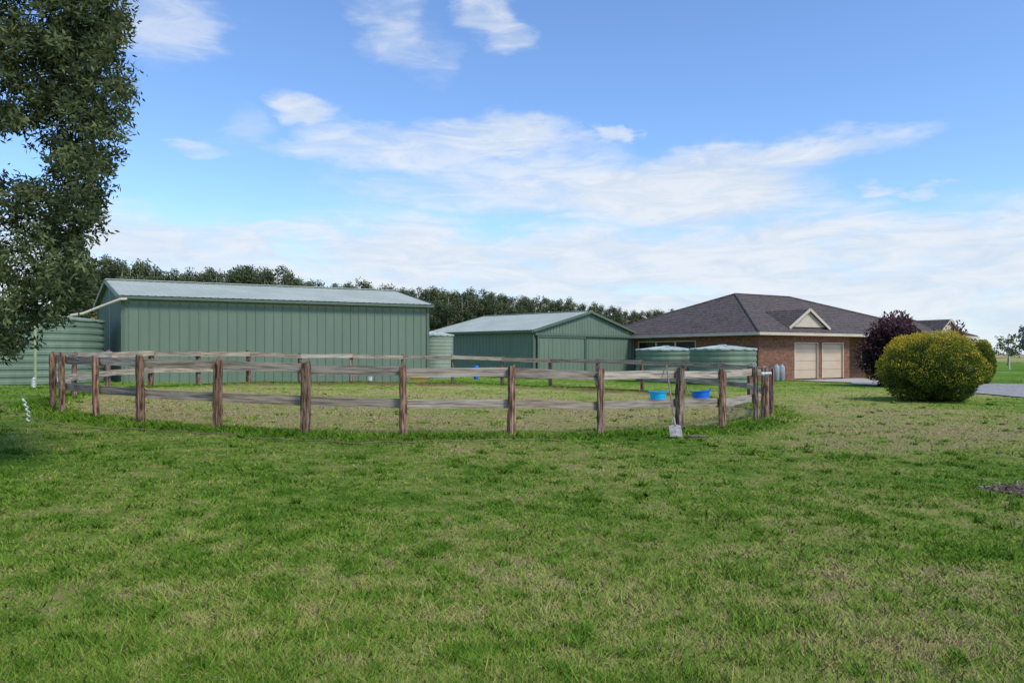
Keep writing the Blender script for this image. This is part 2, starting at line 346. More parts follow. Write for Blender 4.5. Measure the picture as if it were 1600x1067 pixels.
co=bpy.data.objects.new('camera',cd); C.objects.link(co); co.location=(0,0,EYE); co.rotation_euler=(math.pi/2,0,0); bpy.context.scene.camera=co
sc=bpy.context.scene; sc.view_settings.view_transform='Standard'; sc.view_settings.look='None'; sc.view_settings.exposure=0

# ---------------------------------------------------------------- ground
xs=np.concatenate([[-4000,-1500,-600,-250,-120,-70,-50],np.arange(-40,50,0.4),[52,60,80,120,250,600,1500,4000]])
ys=np.concatenate([[-200,-60,-20],np.arange(-8,60,0.4),np.arange(60,100,4),[120,200,400,900,2000,5000,8000]])
X,Y=np.meshgrid(xs,ys); Z=gh(X,Y); n1,n2=X.shape
idx=np.arange(n1*n2).reshape(n1,n2); q=np.stack([idx[:-1,:-1],idx[:-1,1:],idx[1:,1:],idx[1:,:-1]],-1).reshape(-1,4)
me=bpy.data.meshes.new('ground'); me.from_pydata(np.stack([X,Y,Z],-1).reshape(-1,3).tolist(),[],q.tolist()); me.polygons.foreach_set('use_smooth',[True]*len(me.polygons))
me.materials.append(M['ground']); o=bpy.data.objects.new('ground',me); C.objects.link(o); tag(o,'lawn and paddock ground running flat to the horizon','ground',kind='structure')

def strip(name,low,up,mat,dz,label,cat):
    N=24; Mx=8; vs=[];fs=[]
    def interp(L_,t):
        k=t*(len(L_)-1); i=min(int(k),len(L_)-2); return L_[i]+(L_[i+1]-L_[i])*(k-i)
    low=[Vector(p) for p in low]; up=[Vector(p) for p in up]
    for i in range(N+1):
        a=interp(low,i/N); b2=interp(up,i/N)
        for j in range(Mx+1):
            p=a+(b2-a)*(j/Mx); vs.append((p.x,p.y,g(p.x,p.y)+dz))
    for i in range(N):
        for j in range(Mx): k=i*(Mx+1)+j; fs.append((k,k+Mx+1,k+Mx+2,k+1))
    o=MB().add(vs,fs).build(name,mat); tag(o,label,cat,kind='structure'); return [(p.x,p.y) for p in low]+[(p.x,p.y) for p in reversed(up)]
def gp(px,py,z=-0.12): Yd=(EYE-z)*F/(py-HZ); return ((px-800)/F*Yd,Yd,0)
drive_poly=strip('driveway',[gp(1330,600),gp(1400,605),gp(1500,613),gp(1620,623),gp(1800,640)],[gp(1335,591),gp(1420,594),gp(1520,598.5),gp(1620,601),gp(1800,607)],M['gravel'],0.035,'grey gravel driveway sweeping past the house','driveway')
g0=Vector((14.56,43.5)); av=Vector((math.cos(math.radians(30.7)),math.sin(math.radians(30.7)))); bv=Vector((-av.y,av.x))
def hp(x,y): p=g0+av*x+bv*y; return (p.x,p.y,0)
apron_poly=strip('concrete_apron',[hp(2.6,-4.5),hp(5.5,-6),hp(9.5,-6.8)],[hp(2.6,-0.03),hp(5.5,-0.03),hp(9.5,-0.03)],M['concrete'],0.045,'pale concrete apron in front of the garage doors','paving')

def inpoly(x,y,poly):
    c=np.zeros(len(x),bool); n=len(poly)
    for i in range(n):
        x1,y1=poly[i];x2,y2=poly[(i+1)%n]
        if y1==y2: continue
        c^=((y1>y)!=(y2>y))&(x<(x2-x1)*(y-y1)/(y2-y1)+x1)
    return c
def wave(x,y,s):
    return (np.sin(x*s*1.7+y*s*0.6+1)+np.sin(-x*s*0.8+y*s*1.9+2.3)+np.sin(x*s*3.1-y*s*2.2)+np.sin(y*s*4.3+x*s*0.9+.5))/4
def medge(x,y):
    a=np.arctan2((y-8.55)/0.5,(x-6.9)/1.35); return ((x-6.9)/1.35)**2+((y-8.55)/0.5)**2-(1+0.18*np.sin(3*a+1)+0.14*np.sin(7*a)+0.1*np.sin(13*a+2))
def blades():
    N=480000
    u=rng.random(N); Ymin,Ymax=2.7,46
    y=Ymin/(1-u*(1-Ymin/Ymax)); x=(rng.random(N)*2-1)*0.78*y
    hgt=(0.013+0.020*rng.random(N))*(1+0.4*wave(x,y,1.4)); hgt=np.where(rng.random(N)<0.05,hgt*1.8,hgt)
    hgt*=np.clip(1+(y-8)*0.02,1,1.6)
    n2=55000; th=rng.random(n2)*2*math.pi; rr=R+rng.normal(0.2,0.32,n2); x2=CX+rr*np.cos(th); y2=CY+rr*np.sin(th)
    h2=(0.05+0.09*rng.random(n2))*np.clip(1-np.abs(rr-R-0.1)/1.0,0.3,1)*np.where(y2>CY+2,0.55,1)
    nt_=1700; uu=rng.random(nt_); ty=3.0/(1-uu*(1-3.0/26)); tx=(rng.random(nt_)*2-1)*0.75*ty
    K3=75000; k=rng.integers(0,nt_,K3); rad=0.02+0.075*rng.random(nt_); th_=0.5+rng.random(nt_)
    x3=tx[k]+rng.normal(size=K3)*rad[k]; y3=ty[k]+rng.normal(size=K3)*rad[k]; h3=(0.028+0.04*rng.random(K3))*th_[k]
    x=np.concatenate([x,x2,x3]); y=np.concatenate([y,y2,y3]); h=np.concatenate([hgt,h2,h3])
    t=np.clip(rng.normal(0.5,0.24,len(x)),0,1); t[N:N+n2]-=0.12; t[N+n2:]-=0.2+0.4*rng.random(nt_)[k]
    keep=~(inpoly(x,y,drive_poly)|inpoly(x,y,apron_poly)|((medge(x,y)<0)&(rng.random(len(x))<0.93)))
    wn=wave(x+3,y,2.3)+0.6*wave(y,x+5,5.1); keep&=~((wn>0.45)&(rng.random(len(x))<0.6)&(np.arange(len(x))<N))
    x,y,h,t=x[keep],y[keep],h[keep],t[keep]; n=len(x)
    z=gh(x,y)-0.004; ph=rng.random(n)*math.pi*2; w=(0.0010+0.00064*y)*(0.6+0.8*rng.random(n))
    la=rng.random(n)*2*math.pi; ll=h*(0.3+1.6*rng.random(n)**1.2)
    V=np.empty((n,3,3)); dx=np.cos(ph)*w;dy=np.sin(ph)*w
    V[:,0]=np.stack([x-dx,y-dy,z],1);V[:,1]=np.stack([x+dx,y+dy,z],1);V[:,2]=np.stack([x+np.cos(la)*ll,y+np.sin(la)*ll,z+h],1)
    nz=(V[:,1,0]-V[:,0,0])*(V[:,2,1]-V[:,0,1])-(V[:,1,1]-V[:,0,1])*(V[:,2,0]-V[:,0,0]); fl=nz<0
    tmp=V[fl,0].copy(); V[fl,0]=V[fl,1]; V[fl,1]=tmp
    o=np_mesh('grass',V.reshape(-1,3),3,t,M['grass']); tag(o,'short patchy green and straw coloured lawn grass','grass',kind='stuff')
blades()
N=700; u=rng.random(N); y=3.0/(1-u*(1-3.0/20)); x=(rng.random(N)*2-1)*0.75*y; P=np.stack([x,y,gh(x,y)+0.02+0.01*rng.random(N)],1)
V=leaf_verts(P,0.02+0.03*rng.random(N),0.008+0.007*rng.random(N),0,1.0,None); V[:,2]=np.repeat(P[:,2],4)+(V[:,2]-np.repeat(P[:,2],4))*0.3
tag(np_mesh('dead_leaf_litter',V,4,rng.random(N),M['litter']),'tiny brown dead leaves scattered thinly over the lawn','leaf litter',kind='stuff')
# mulch bed on the right
N=2600; a=rng.random(N)*6.28; rr=np.sqrt(rng.random(N))*1.08; P=np.stack([6.9+1.35*rr*np.cos(a),8.55+0.5*rr*np.sin(a),np.zeros(N)],1); P=P[medge(P[:,0],P[:,1])<0.12]; N=len(P); P[:,2]=gh(P[:,0],P[:,1])+0.015+0.05*rng.random(N)**2
V=leaf_verts(P,0.04+0.06*rng.random(N),0.022,0,1.0,None); V[:,2]=np.repeat(P[:,2],4)+ (V[:,2]-np.repeat(P[:,2],4))*0.5
ring=[]
for k in range(60):
    a=k/60*6.283; s_=math.sqrt(1+0.18*math.sin(3*a+1)+0.14*math.sin(7*a)+0.1*math.sin(13*a+2)); ring.append((6.9+1.35*s_*math.cos(a),8.55+.5*s_*math.sin(a)))
mb=MB(); mb.add([(6.9,8.55,g(6.9,8.55)+0.035)]+[(x,y,g(x,y)+0.006) for x,y in ring],[(0,1+k,1+(k+1)%60) for k in range(60)]); tag(mb.build('garden_soil',M['mulch']),'bare dark soil of the mulched bed at the right edge of the lawn','soil',kind='structure')
M['chips']=leafmat('mulch_chips',(0.06,0.04,0.028),(0.40,0.30,0.22),0.0)
tag(np_mesh('mulch',V,4,rng.random(N)**1.5,M['chips']),'brown wood chip mulch scattered over the bed','mulch',kind='stuff')

# ---------------------------------------------------------------- round pen fence
def near_theta(px,far=False):
    k=(px-800)/F; A=1+k*k; B=-2*(k*CX+CY); Cc=CX*CX+CY*CY-R*R; D=max(B*B-4*A*Cc,0)
    Yd=(-B+(1 if far else -1)*math.sqrt(D))/(2*A); return math.atan2(Yd-CY,k*Yd-CX)
ths=[near_theta(p) for p in (83,97,151,221,340,476,630,799,938,1061,1128,1182,1195,1205)]
ths=[t if t<0.6 else t-2*math.pi for t in ths]; ths.sort()
start=ths[-1]; end=ths[0]+2*math.pi; nb=19
ths+= [start+(end-start)*k/nb for k in range(1,nb)]
rp=[(CX+R*math.cos(t),CY+R*math.sin(t)) for t in ths]
fence=empty('round_pen_fence',(CX,CY,0),'circular weathered timber post and two rail fence around the grassy riding pen','fence')
hts=[]
for i,(t,(x,y)) in enumerate(zip(ths,rp)):
    zg=g(x,y); hh=1.25+random.uniform(-0.03,0.05); hts.append((zg,hh)); w=0.070*random.uniform(0.8,1.2)
    mb=MB(); n=14; lv=17; vs=[];fs=[]; tw=random.uniform(-.3,.3)+t; lx,ly=random.uniform(-.035,.035),random.uniform(-.03,.03); ph=[random.uniform(0.83,1.12) for _ in range(n)]
    for l in range(lv):
        f=l/(lv-1); wob=1+random.uniform(-.04,.04); ox=random.uniform(-.005,.005)
        for k in range(n):
            a=2*math.pi*k/n; c,s=math.cos(a),math.sin(a); q=(abs(c)**4+abs(s)**4)**-0.25
            rr=w*q*ph[k]*wob*(1+0.05*math.sin(f*7+k*2.1+i))*(1.06-0.1*f)*(0.93 if l==lv-1 else 1)*(1+random.uniform(-.04,.04))
            px,py=rr*math.cos(a+tw),rr*math.sin(a+tw)
            z=-0.25+f*(hh+0.25)+(0.03*math.sin(a+i)+random.uniform(-.008,.008) if l==lv-1 else 0)
            vs.append((x+px+lx*f+ox,y+py+ly*f,zg+z))
    for l in range(lv-1):
        for k in range(n): fs.append((l*n+k,l*n+(k+1)%n,(l+1)*n+(k+1)%n,(l+1)*n+k))
    fs.append(tuple((lv-1)*n+k for k in range(n)))
    mb.add(vs,fs).build('post',M['post'],fence)
NP=len(ths)
for i in range(NP):
    j=(i+1)%NP
    ri=R-0.095
    p=Vector((CX+ri*math.cos(ths[i]),CY+ri*math.sin(ths[i]),0)); q=Vector((CX+ri*math.cos(ths[j]),CY+ri*math.sin(ths[j]),0))
    if (p-q).length<0.5: continue
    for lvl in (1.14,0.56):
        za=hts[i][0]+lvl+random.uniform(-.022,.022)+(hts[i][1]-1.25)*.6; zb=hts[j][0]+lvl+random.uniform(-.022,.022)+(hts[j][1]-1.25)*.6
        d=(q-p).normalized(); Lr=(q-p).length; nrm=Vector((-d.y,d.x,0)); N=9; vs=[];fs=[];gr=[]; hh=0.082*random.uniform(0.93,1.05); off=random.uniform(-0.006,0.006); sd_=random.uniform(0,50)
        for k in range(N):
            f=k/(N-1); c=p-d*0.012+(q-p+d*0.024)*f*1.0; z=za+(zb-za)*f; e1=random.uniform(-.004,.003); e2=random.uniform(-.003,.004)
            for a_,b_ in((-1,-1),(1,-1),(1,1),(-1,1)):
                pp=c+nrm*(a_*0.024+off); vs.append((pp.x,pp.y,z+b_*hh+(e1 if b_>0 else e2))); gr.append((sd_+f*Lr,a_*0.024,sd_+b_*hh))
        for k in range(N-1):
            for m_ in range(4): fs.append((k*4+m_,k*4+(m_+1)%4,k*4+4+(m_+1)%4,k*4+4+m_))
        fs+= [(3,2,1,0),tuple((N-1)*4+m_ for m_ in range(4))]
        MB().add(vs,fs).build('rail',M['rail'],fence,grain=gr)

pts=[]
for k in range(86):
    t=math.radians(205+k*0.98); r_=R+0.95+0.12*math.sin(k*0.21)+0.04*math.sin(k*0.9); x,y=CX+r_*math.cos(t),CY+r_*math.sin(t); pts.append((x,y,g(x,y)+0.034+0.016*math.sin(k*1.3)))
tag(MB().tube(pts,0.009,6).build('fallen_wire',M['rust'],smooth=True),'thin rusty wire lying in the grass outside the front of the pen','wire')

# ---------------------------------------------------------------- steel sheds
def ribwall(mb,P0,P1,zb,ztop,sp=0.38,off=0.03,rw=0.035,shift=0.0):
    P0=Vector(P0);P1=Vector(P1);d=P1-P0;Ln=d.length;d/=Ln;nrm=Vector((d.y,-d.x)); ts=[(0,0)]
    t=sp/2
    while t+rw*2<Ln: ts+=[(t,0),(t+rw*.4,off),(t+rw*1.4,off),(t+rw*1.8,0)]; t+=sp
    ts.append((Ln,0)); vs=[]
    for t,o in ts:
        p=P0+d*t+nrm*(o+shift); vs+=[(p.x,p.y,zb),(p.x,p.y,ztop(t/Ln))]
    mb.add(vs,[(2*i,2*i+2,2*i+3,2*i+1) for i in range(len(ts)-1)]); return mb
def shed(name,label,A,B,v,w,zb,ze,zr,door=False,sp=0.38):
    A=Vector(A);B=Vector(B);v=Vector(v).normalized();u=(B-A).normalized();A2=A+v*w;B2=B+v*w
    root=empty(name,(A.x,A.y,g(A.x,A.y)),label,'shed')
    def gwall(P,Q,nm):
        Mid=(P+Q)/2; mb=MB(); ribwall(mb,P,Mid,zb,lambda s:ze+(zr-ze)*s,sp); ribwall(mb,Mid,Q,zb,lambda s:zr-(zr-ze)*s,sp); mb.build(nm,M['shed'],root)
    ribwall(MB(),A,B,zb,lambda s:ze,sp).build('front_wall',M['shed'],root)
    ribwall(MB(),B2,A2,zb,lambda s:ze,sp).build('rear_wall',M['shed'],root)
    gwall(A2,A,'gable_wall'); gwall(B,B2,'gable_wall')
    sl=(zr-ze)/(w/2); ov=0.18; oe=0.2
    for side in (0,1):
        E0=(A-u*ov-v*oe) if side==0 else (A2-u*ov+v*oe); Rg=A+v*w/2-u*ov; Ln=(B-A).length+2*ov
        mb=MB(); ts=[(0,0)]; t=0.1
        while t+0.12<Ln: ts+=[(t,0),(t+.04,.012),(t+.07,.012),(t+.11,0)]; t+=0.3
        ts.append((Ln,0)); vs=[]
        for t,o in ts:
            e=E0+u*t; r_=Rg+u*t; vs+=[(e.x,e.y,ze-sl*oe+0.06+o),(r_.x,r_.y,zr+0.06+o)]
        mb.add(vs,[(2*i,2*i+2,2*i+3,2*i+1) for i in range(len(ts)-1)]).build('roof_sheet',M['shedroof'],root)
        e=E0; f=E0+u*Ln; s_=-1 if side==0 else 1
        MB().bar((e.x+v.x*s_*.05,e.y+v.y*s_*.05,ze-sl*oe-0.03),(f.x+v.x*s_*.05,f.y+v.y*s_*.05,ze-sl*oe-0.03),0.12,0.11).build('gutter',M['shed_dark'],root)
    r0=Rg; r1=Rg+u*Ln
    MB().bar((r0.x,r0.y,zr+0.085),(r1.x,r1.y,zr+0.085),0.34,0.04).build('ridge_cap',M['shedroof'],root)
    for E in (A,B):
        s_=-1 if E is A else 1; k=u*(ov+0.02)*s_
        a=E-v*oe+k; m_=E+v*w/2+k; c=E+v*(w+oe)+k
        MB().bar((a.x,a.y,ze-sl*oe),(m_.x,m_.y,zr),0.05,0.16).bar((c.x,c.y,ze-sl*oe),(m_.x,m_.y,zr),0.05,0.16).build('barge_trim',M['shed_dark'],root)
    for P in(A,B,B2,A2): MB().box((P.x,P.y,(zb+ze)/2),(0.13,0.13,ze-zb-0.02),math.atan2(u.y,u.x)).build('corner_trim',M['shed_dark'],root)
    return root,A,B,A2,B2,u,v
A=(PX(192,30),30); Bp=(PX(668,35.7),35.7)
s1,*_=shed('steel_shed','large long green steel shed with pale roof on the left behind the pen',A,Bp,(-.58,.815),8,-0.1,3.87,4.78)
Cn=Vector((1.29,45)); vv=Vector((7.74,8.5)).normalized(); back=Vector((-.74,.673))
s2,sA,sB,sA2,sB2,su,svv=shed('steel_shed','smaller green steel shed with gable end sliding doors, in the middle behind the pen',Cn+back*9.6,Cn,vv,11.5,-0.3,2.95,4.3,sp=0.3)
nr=Vector((vv.y,-vv.x))
def on(t,o): p=sB+vv*t+nr*o; return p
mb=MB(); ribwall(mb,on(0.25,0.12),on(5.1,0.12),-0.1,lambda s:2.62,0.42); dr=mb.build('sliding_door',M['shed'],s2)
mb=MB()
for t in (0.27,5.08): p=on(t,0.15); mb.box((p.x,p.y,1.26),(0.09,0.07,2.74),math.atan2(vv.y,vv.x))
p=on(0.316,0.15);q=on(5.034,0.15); mb.bar((p.x,p.y,2.58),(q.x,q.y,2.58),.07,.09)
mb.build('frame',M['shed_dark'],dr)
mb=MB(); ribwall(mb,on(5.35,0.07),on(11.1,0.07),-0.1,lambda s:2.62,0.42); d2=mb.build('sliding_door',M['shed'],s2)
p=on(0.0,0.17);q=on(11.5,0.17); MB().bar((p.x,p.y,2.72),(q.x,q.y,2.72),0.1,0.14).build('door_track',M['shed_dark'],s2)
p0=Vector((A[0]+0.3,29.75,3.72)); pts=[p0,p0+Vector((-.2,-.15,-.02)),Vector((-16.5,29.7,3.45)),Vector((-17.2,29.5,3.12)),Vector((-17.6,29.4,3.05)),Vector((-17.9,29.4,2.85))]
MB().tube(pts,0.05,8).build('water_pipe',M['cream'],s1,smooth=True)

# ---------------------------------------------------------------- tanks
def tank(x,y,r,h,rise,label,rings,bm,tm,ribs=4,group=None,amp=0.03):
    z=g(x,y); root=empty('water_tank',(x,y,z),label,'tank',group)
    prof=[(r,-0.1)]
    per=h/rings
    for k in range(rings):
        z0=k*per
        prof+=[(r,z0),(r+amp,z0+per*.15),(r+amp,z0+per*.55),(r,z0+per*.7)]
    prof.append((r,h)); MB().lathe(prof,(x,y,z),64).build('body',bm,root,smooth=False)
    rp_=[(r+0.06,h-0.02),(r+0.06,h+0.05),(r*.75,h+rise*.42),(r*.4,h+rise*.8),(r*.13,h+rise),(0.0,h+rise+.01)]
    MB().lathe(rp_,(x,y,z),64,ribs,0.03).build('roof',tm,root)
    MB().lathe([(r*.13,0),(r*.13,.06),(r*.1,.08),(0,.08)],(x,y,z+h+rise*.95),20).build('lid',tm,root)
    return root
tank(-19.35,29.2,2.75,2.45,0.3,'wide green ringed water tank beside the big shed, behind the overhanging tree',9,M['tank'],M['tankpale'])
tank(PX(680,43),43,1.05,2.45,0.25,'narrow pale green water tank in the gap between the two sheds',12,M['tankpale'],M['tanktop'],amp=.010)
tank(PX(1040,43.5),43.5,1.72,1.84,0.22,'squat green water tank nearest the smaller shed, left of its pair',6,M['tank'],M['tanktop'],group='squat water tanks beside the house')
tank(PX(1129,40),40,1.74,1.86,0.22,'squat green water tank nearest the brick house, right of its pair',6,M['tank'],M['tanktop'],group='squat water tanks beside the house')

# ---------------------------------------------------------------- house
HZ0=-0.12
house=empty('brick_house',(g0.x,g0.y,HZ0),'low red brick house with dark hipped tile roof and two cream garage doors','house',rz=math.radians(30.7))
ZE=2.87
mb=MB(); T=0.2
for x0,x1 in((0,3.2),(5.45,5.82),(8.0,8.6)): mb.b(x0,x1,0,T,-0.2,ZE)
mb.b(3.2,5.45,0,T,2.28,ZE).b(5.82,8.0,0,T,2.28,ZE)
mb.b(0,T,T,5.1,-0.2,ZE).b(0,T,10.8,16,-0.2,ZE).b(0,T,5.1,10.8,-0.2,0.2)
mb.b(8.4,8.6,T,1.5,-0.2,ZE).b(8.6,9.1,1.5,1.7,-0.2,ZE).b(10.1,15.6,1.5,1.7,-0.2,ZE).b(T,19.5,15.8,16,-0.2,ZE).b(19.3,19.5,5.7,15.8,-0.2,ZE)
mb.b(15.6,20.4,-1,-0.8,-0.2,ZE).b(15.6,15.8,-0.8,1.5,-0.2,ZE).b(20.2,20.4,-0.8,5.7,-0.2,ZE)
mb.build('wall',M['brick'],house,local=True)
def gdoor(x0,x1):
    mb=MB()
    for k in range(4): mb.b(x0+.02,x1-.02,0.1,0.14,0.1+k*0.545,0.1+(k+1)*0.545-0.018)
    mb.b(x0,x1,0.14,0.16,0.08,2.28); d=mb.build('garage_door',M['door'],house,local=True)
    MB().b(x0-.06,x0,-.02,.1,0.08,2.34).b(x1,x1+.06,-.02,.1,0.08,2.34).b(x0,x1,-.02,.1,2.28,2.34).build('frame',M['cream'],d,local=True)
gdoor(3.26,5.39); gdoor(5.88,7.94)
d=MB().b(9.1,10.1,1.55,1.6,0,2.2).build('entry_door',M['dark'],house,local=True)
MB().tube([(9.25,1.52,1.05),(9.25,1.46,1.05),(9.37,1.46,1.05)],0.015).build('handle',M['steel'],d,local=True)
MB().b(9.1,10.1,1.5,1.7,2.2,ZE).build('door_head',M['cream'],house,local=True)
for k in range(3):
    y0=5.1+k*1.9; w_=MB().b(-.02,0.1,y0+.001,y0+.07,0.2,2.5).b(-.02,.1,y0+1.83,y0+1.9-.001,0.2,2.5).b(-.02,.1,y0+.07,y0+1.83,2.43,2.5).b(-.02,.1,y0+.07,y0+1.83,0.2,0.28).build('window',M['cream'],house,local=True)
    MB().b(0.04,0.06,y0+.07,y0+1.83,0.28,2.43).build('pane',M['glass'],w_,local=True)
MB().b(0,T,5.1,10.8,2.5,ZE).build('window_head',M['brick'],house,local=True)
w_=MB().b(12,12.06,1.44,1.5,0.9,2.2).b(13.9,13.96,1.44,1.5,0.9,2.2).b(12.06,13.9,1.44,1.5,2.14,2.2).b(12.06,13.9,1.44,1.5,0.9,0.96).build('window',M['cream'],house,local=True)
MB().b(12.06,13.9,1.47,1.485,0.96,2.14).build('pane',M['glass'],w_,local=True)
MB().b(12,13.96,1.40,1.5,0.82,0.9).build('sill',M['brick'],w_,local=True)
MB().b(10.9,11.02,-0.3,-0.18,0,ZE-.05).build('porch_post',M['cream'],house,local=True)
def hip(x0,x1,y0,y1,z,rise,inset):
    ym=(y0+y1)/2; vs=[(x0,y0,z),(x1,y0,z),(x1,y1,z),(x0,y1,z),(x0+inset,ym,z+rise),(x1-inset,ym,z+rise)]
    o=MB().add(vs,[(0,1,5,4),(1,2,5),(2,3,4,5),(3,0,4)]).build('roof',M['tile'],house,local=True)
    MB().add([(x0,y0,z-.03),(x1,y0,z-.03),(x1,y1,z-.03),(x0,y1,z-.03)],[(0,3,2,1)]).build('soffit',M['cream'],o,local=True)
    for a,b in((0,4),(3,4),(1,5),(2,5),(4,5)): MB().tube([vs[a],vs[b]],0.09,8).build('ridge_tiles',M['tile'],o,local=True)
    mb=MB(); mb.b(x0-.1,x1+.1,y0-.1,y0,z-.14,z+.02).b(x0-.1,x1+.1,y1,y1+.1,z-.14,z+.02).b(x0-.1,x0,y0,y1,z-.14,z+.02).b(x1,x1+.1,y0,y1,z-.14,z+.02); mb.build('gutter',M['cream'],o,local=True)
    return o
r1=hip(-.6,20.1,-.6,16.6,ZE,3.12,7.4)
r2=hip(14.9,21.0,-1.6,6.2,ZE-.02,1.45,2.9)
def gablet(xc,yf,zb,zt,hw,slope,ye,parent):
    yb=(zt-ZE)/slope+ye+0.15
    gb=MB().add([(xc-hw,yf,zb),(xc+hw,yf,zb),(xc,yf,zt)],[(0,1,2)]); gb.build('gable_panel',M['cream'],parent,local=True)
    h2=hw+.2; k=.08
    ov=MB().add([(xc-h2,yf-.15,zb-.1),(xc,yf-.15,zt+k),(xc,yb+.2,zt+k),(xc+h2,yf-.15,zb-.1),(xc-h2,yf+.4,zb-.1),(xc+h2,yf+.4,zb-.1)],[(0,1,2,4),(3,5,2,1)]); ov.build('gable_roof',M['tile'],parent,local=True)
    MB().bar((xc-h2,yf-.17,zb-.1),(xc,yf-.17,zt+.03),.05,.16).bar((xc+h2,yf-.17,zb-.1),(xc,yf-.17,zt+.03),.05,.16).build('barge_board',M['cream'],parent,local=True)
gablet(4.95,0.35,3.30,4.38,1.75,0.3628,-.6,r1)
gablet(18.6,-0.9,3.1,4.0,1.2,0.372,-1.6,r2)
for k,(s,lb) in enumerate(((1.15,'grey gas bottle standing against the brick house, left of its pair'),(1.62,'grey gas bottle standing against the brick house, right of its pair'))):
    x,y,_=hp(s,-0.32); z=g(x,y); root=empty('gas_bottle',(x,y,z),lb,'gas bottle','gas bottles at the garage wall')
    MB().lathe([(0.17,0),(0.17,.06),(0.2,.1),(0.2,.82),(0.17,.9),(0.08,.95),(0,.955)],(x,y,z+.02),24).build('cylinder_body',M['gas'],root,smooth=True)
    MB().lathe([(0.11,0),(0.115,.0),(0.115,.13),(0.1,.13),(0.1,0)],(x,y,z+.9),20).build('collar',M['gas'],root)
    MB().tube([(x,y,z+.95),(x,y,z+1.04)],0.03).build('valve',M['steel'],root)

# ---------------------------------------------------------------- trees in the windbreak
def tree_meshes(k):
    r2_=np.random.default_rng(100+k); blobs=[]
    nb_=24
    for i in range(nb_):
        f=i/(nb_-1); z=2.0+11.0*f; rad=2.6*math.sin(math.pi*(0.18+0.68*(1-f)**0.8))*(0.78+.38*r2_.random()); a=r2_.random()*6.28; off=rad*0.6
        blobs.append((off*math.cos(a),off*math.sin(a),z,rad*.52,rad*.52,0.65+.4*r2_.random()))
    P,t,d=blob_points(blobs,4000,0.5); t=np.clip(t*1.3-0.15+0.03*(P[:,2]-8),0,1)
    V=leaf_verts(P,0.30*(0.6+0.8*rng.random(len(P))),0.18,0.2)
    return V,t
tops=[(140,415),(165,404),(190,404),(220,410),(270,420),(330,423),(400,416),(430,418),(470,437),(520,444),(560,440),(600,446),(650,450),(700,450),(750,456),(800,460),(850,466),(900,470),(950,478),(1000,486),(1045,482)]
tp=np.array(tops,float)
protos=[]; cnt=0
LBL='tall dark gum tree in the windbreak row behind the sheds'
GRP='gum trees in the windbreak row behind the sheds'
for row in (0,1):
  px=128+row*6
  while px<1052:
    top=float(np.interp(px,tp[:,0],tp[:,1]))+row*3; Dp=float(np.clip((13.0)*F/(HZ-top),95,240))*random.uniform(0.98,1.03)*(1+.05*row)
    hgt=(HZ-top)/F*Dp+1.5; hgt*=random.uniform(0.965,1.05); s=hgt/13.8
    x=PX(px,Dp)
    if cnt<6:
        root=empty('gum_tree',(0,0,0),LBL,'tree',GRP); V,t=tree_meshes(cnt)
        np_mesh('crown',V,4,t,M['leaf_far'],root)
        mb=MB().tube([(0,0,-.3),(.1,0,4),(-.1,.1,8),(0,0,12.4)],[.26,.2,.14,.05],6)
        for q in range(5): a=q*1.9+cnt; mb.tube([(0,0,3.4+q*1.4),(math.cos(a)*1.3,math.sin(a)*1.3,5+q*1.4)],[.09,.03],5)
        mb.build('trunk',M['farbark'],root,smooth=True); protos.append(root)
    else:
        src=protos[random.randrange(6)]; root=src.copy(); C.objects.link(root)
        for ch in src.children:
            c=ch.copy(); C.objects.link(c); c.parent=root
    root.location=(x,Dp,0); root.rotation_euler=(0,0,random.uniform(0,6.28)); root.scale=(s*random.uniform(.95,1.15),)*2+(s,)
    cnt+=1; px+=random.uniform(8.5,11.5)*(1 if px>420 else 1.25)*(1.3 if row else 1)

# ---------------------------------------------------------------- near tree on the left
D0=9.0
tb=[(0,-110,190,90),(120,-60,100,80),(50,30,140,80),(140,25,62,60),(30,120,110,80),(120,105,75,60),(165,70,36,50),(152,170,50,45),(95,185,75,42),(145,232,46,40),(188,140,22,18),
    (-40,180,80,36),(135,285,42,36),(70,330,85,46),(120,340,44,44),(50,415,95,60),(105,420,48,48),(60,470,58,40),(20,505,42,44),(0,540,26,24),(15,300,50,24),(118,262,42,30),
    (-140,-20,130,120),(-150,180,100,80),(-140,390,110,100),(-90,480,80,60),(-260,150,80,200)]
near=empty('gum_tree',(-9.3,9.3,g(-9.3,9.3)),'large dark leafy tree overhanging the left edge of the lawn','tree')
tw=[];tt=[]
for bi,(px,py,rx,ry) in enumerate(tb):
    n=int(rx*ry/50)+5; a=rng.random(n)*6.283; r_=np.sqrt(rng.random(n)); qx=px+rx*r_*np.cos(a); qy=py+ry*r_*np.sin(a); Yd=D0+rng.normal(0,0.45,n)
    bt=rng.random()
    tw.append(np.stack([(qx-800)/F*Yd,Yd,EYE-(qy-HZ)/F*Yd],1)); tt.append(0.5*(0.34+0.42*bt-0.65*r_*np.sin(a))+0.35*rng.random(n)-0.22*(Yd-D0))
tw=np.concatenate(tw); tt=np.concatenate(tt); nt_=len(tw); K=36
dirs=unit(np.stack([rng.normal(0.15,1,nt_),rng.normal(0,1,nt_),rng.normal(-0.1,0.6,nt_)],1))
s=rng.random((nt_,K))*0.20-0.08; P=tw[:,None,:]+dirs[:,None,:]*s[:,:,None]+rng.normal(size=(nt_,K,3))*0.045; P[:,:,2]-=np.clip(s,0,1)**2*0.6
P=P.reshape(-1,3); t=np.clip(np.repeat(tt,K)+rng.normal(0,0.16,len(P)),0,1)
V=leaf_verts(P,0.055+0.045*rng.random(len(P)),0.027,-0.05,1.0,np.repeat(dirs,K,0)*0.6)
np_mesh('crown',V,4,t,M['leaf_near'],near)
mb=MB(); zg=g(-9.3,9.3)
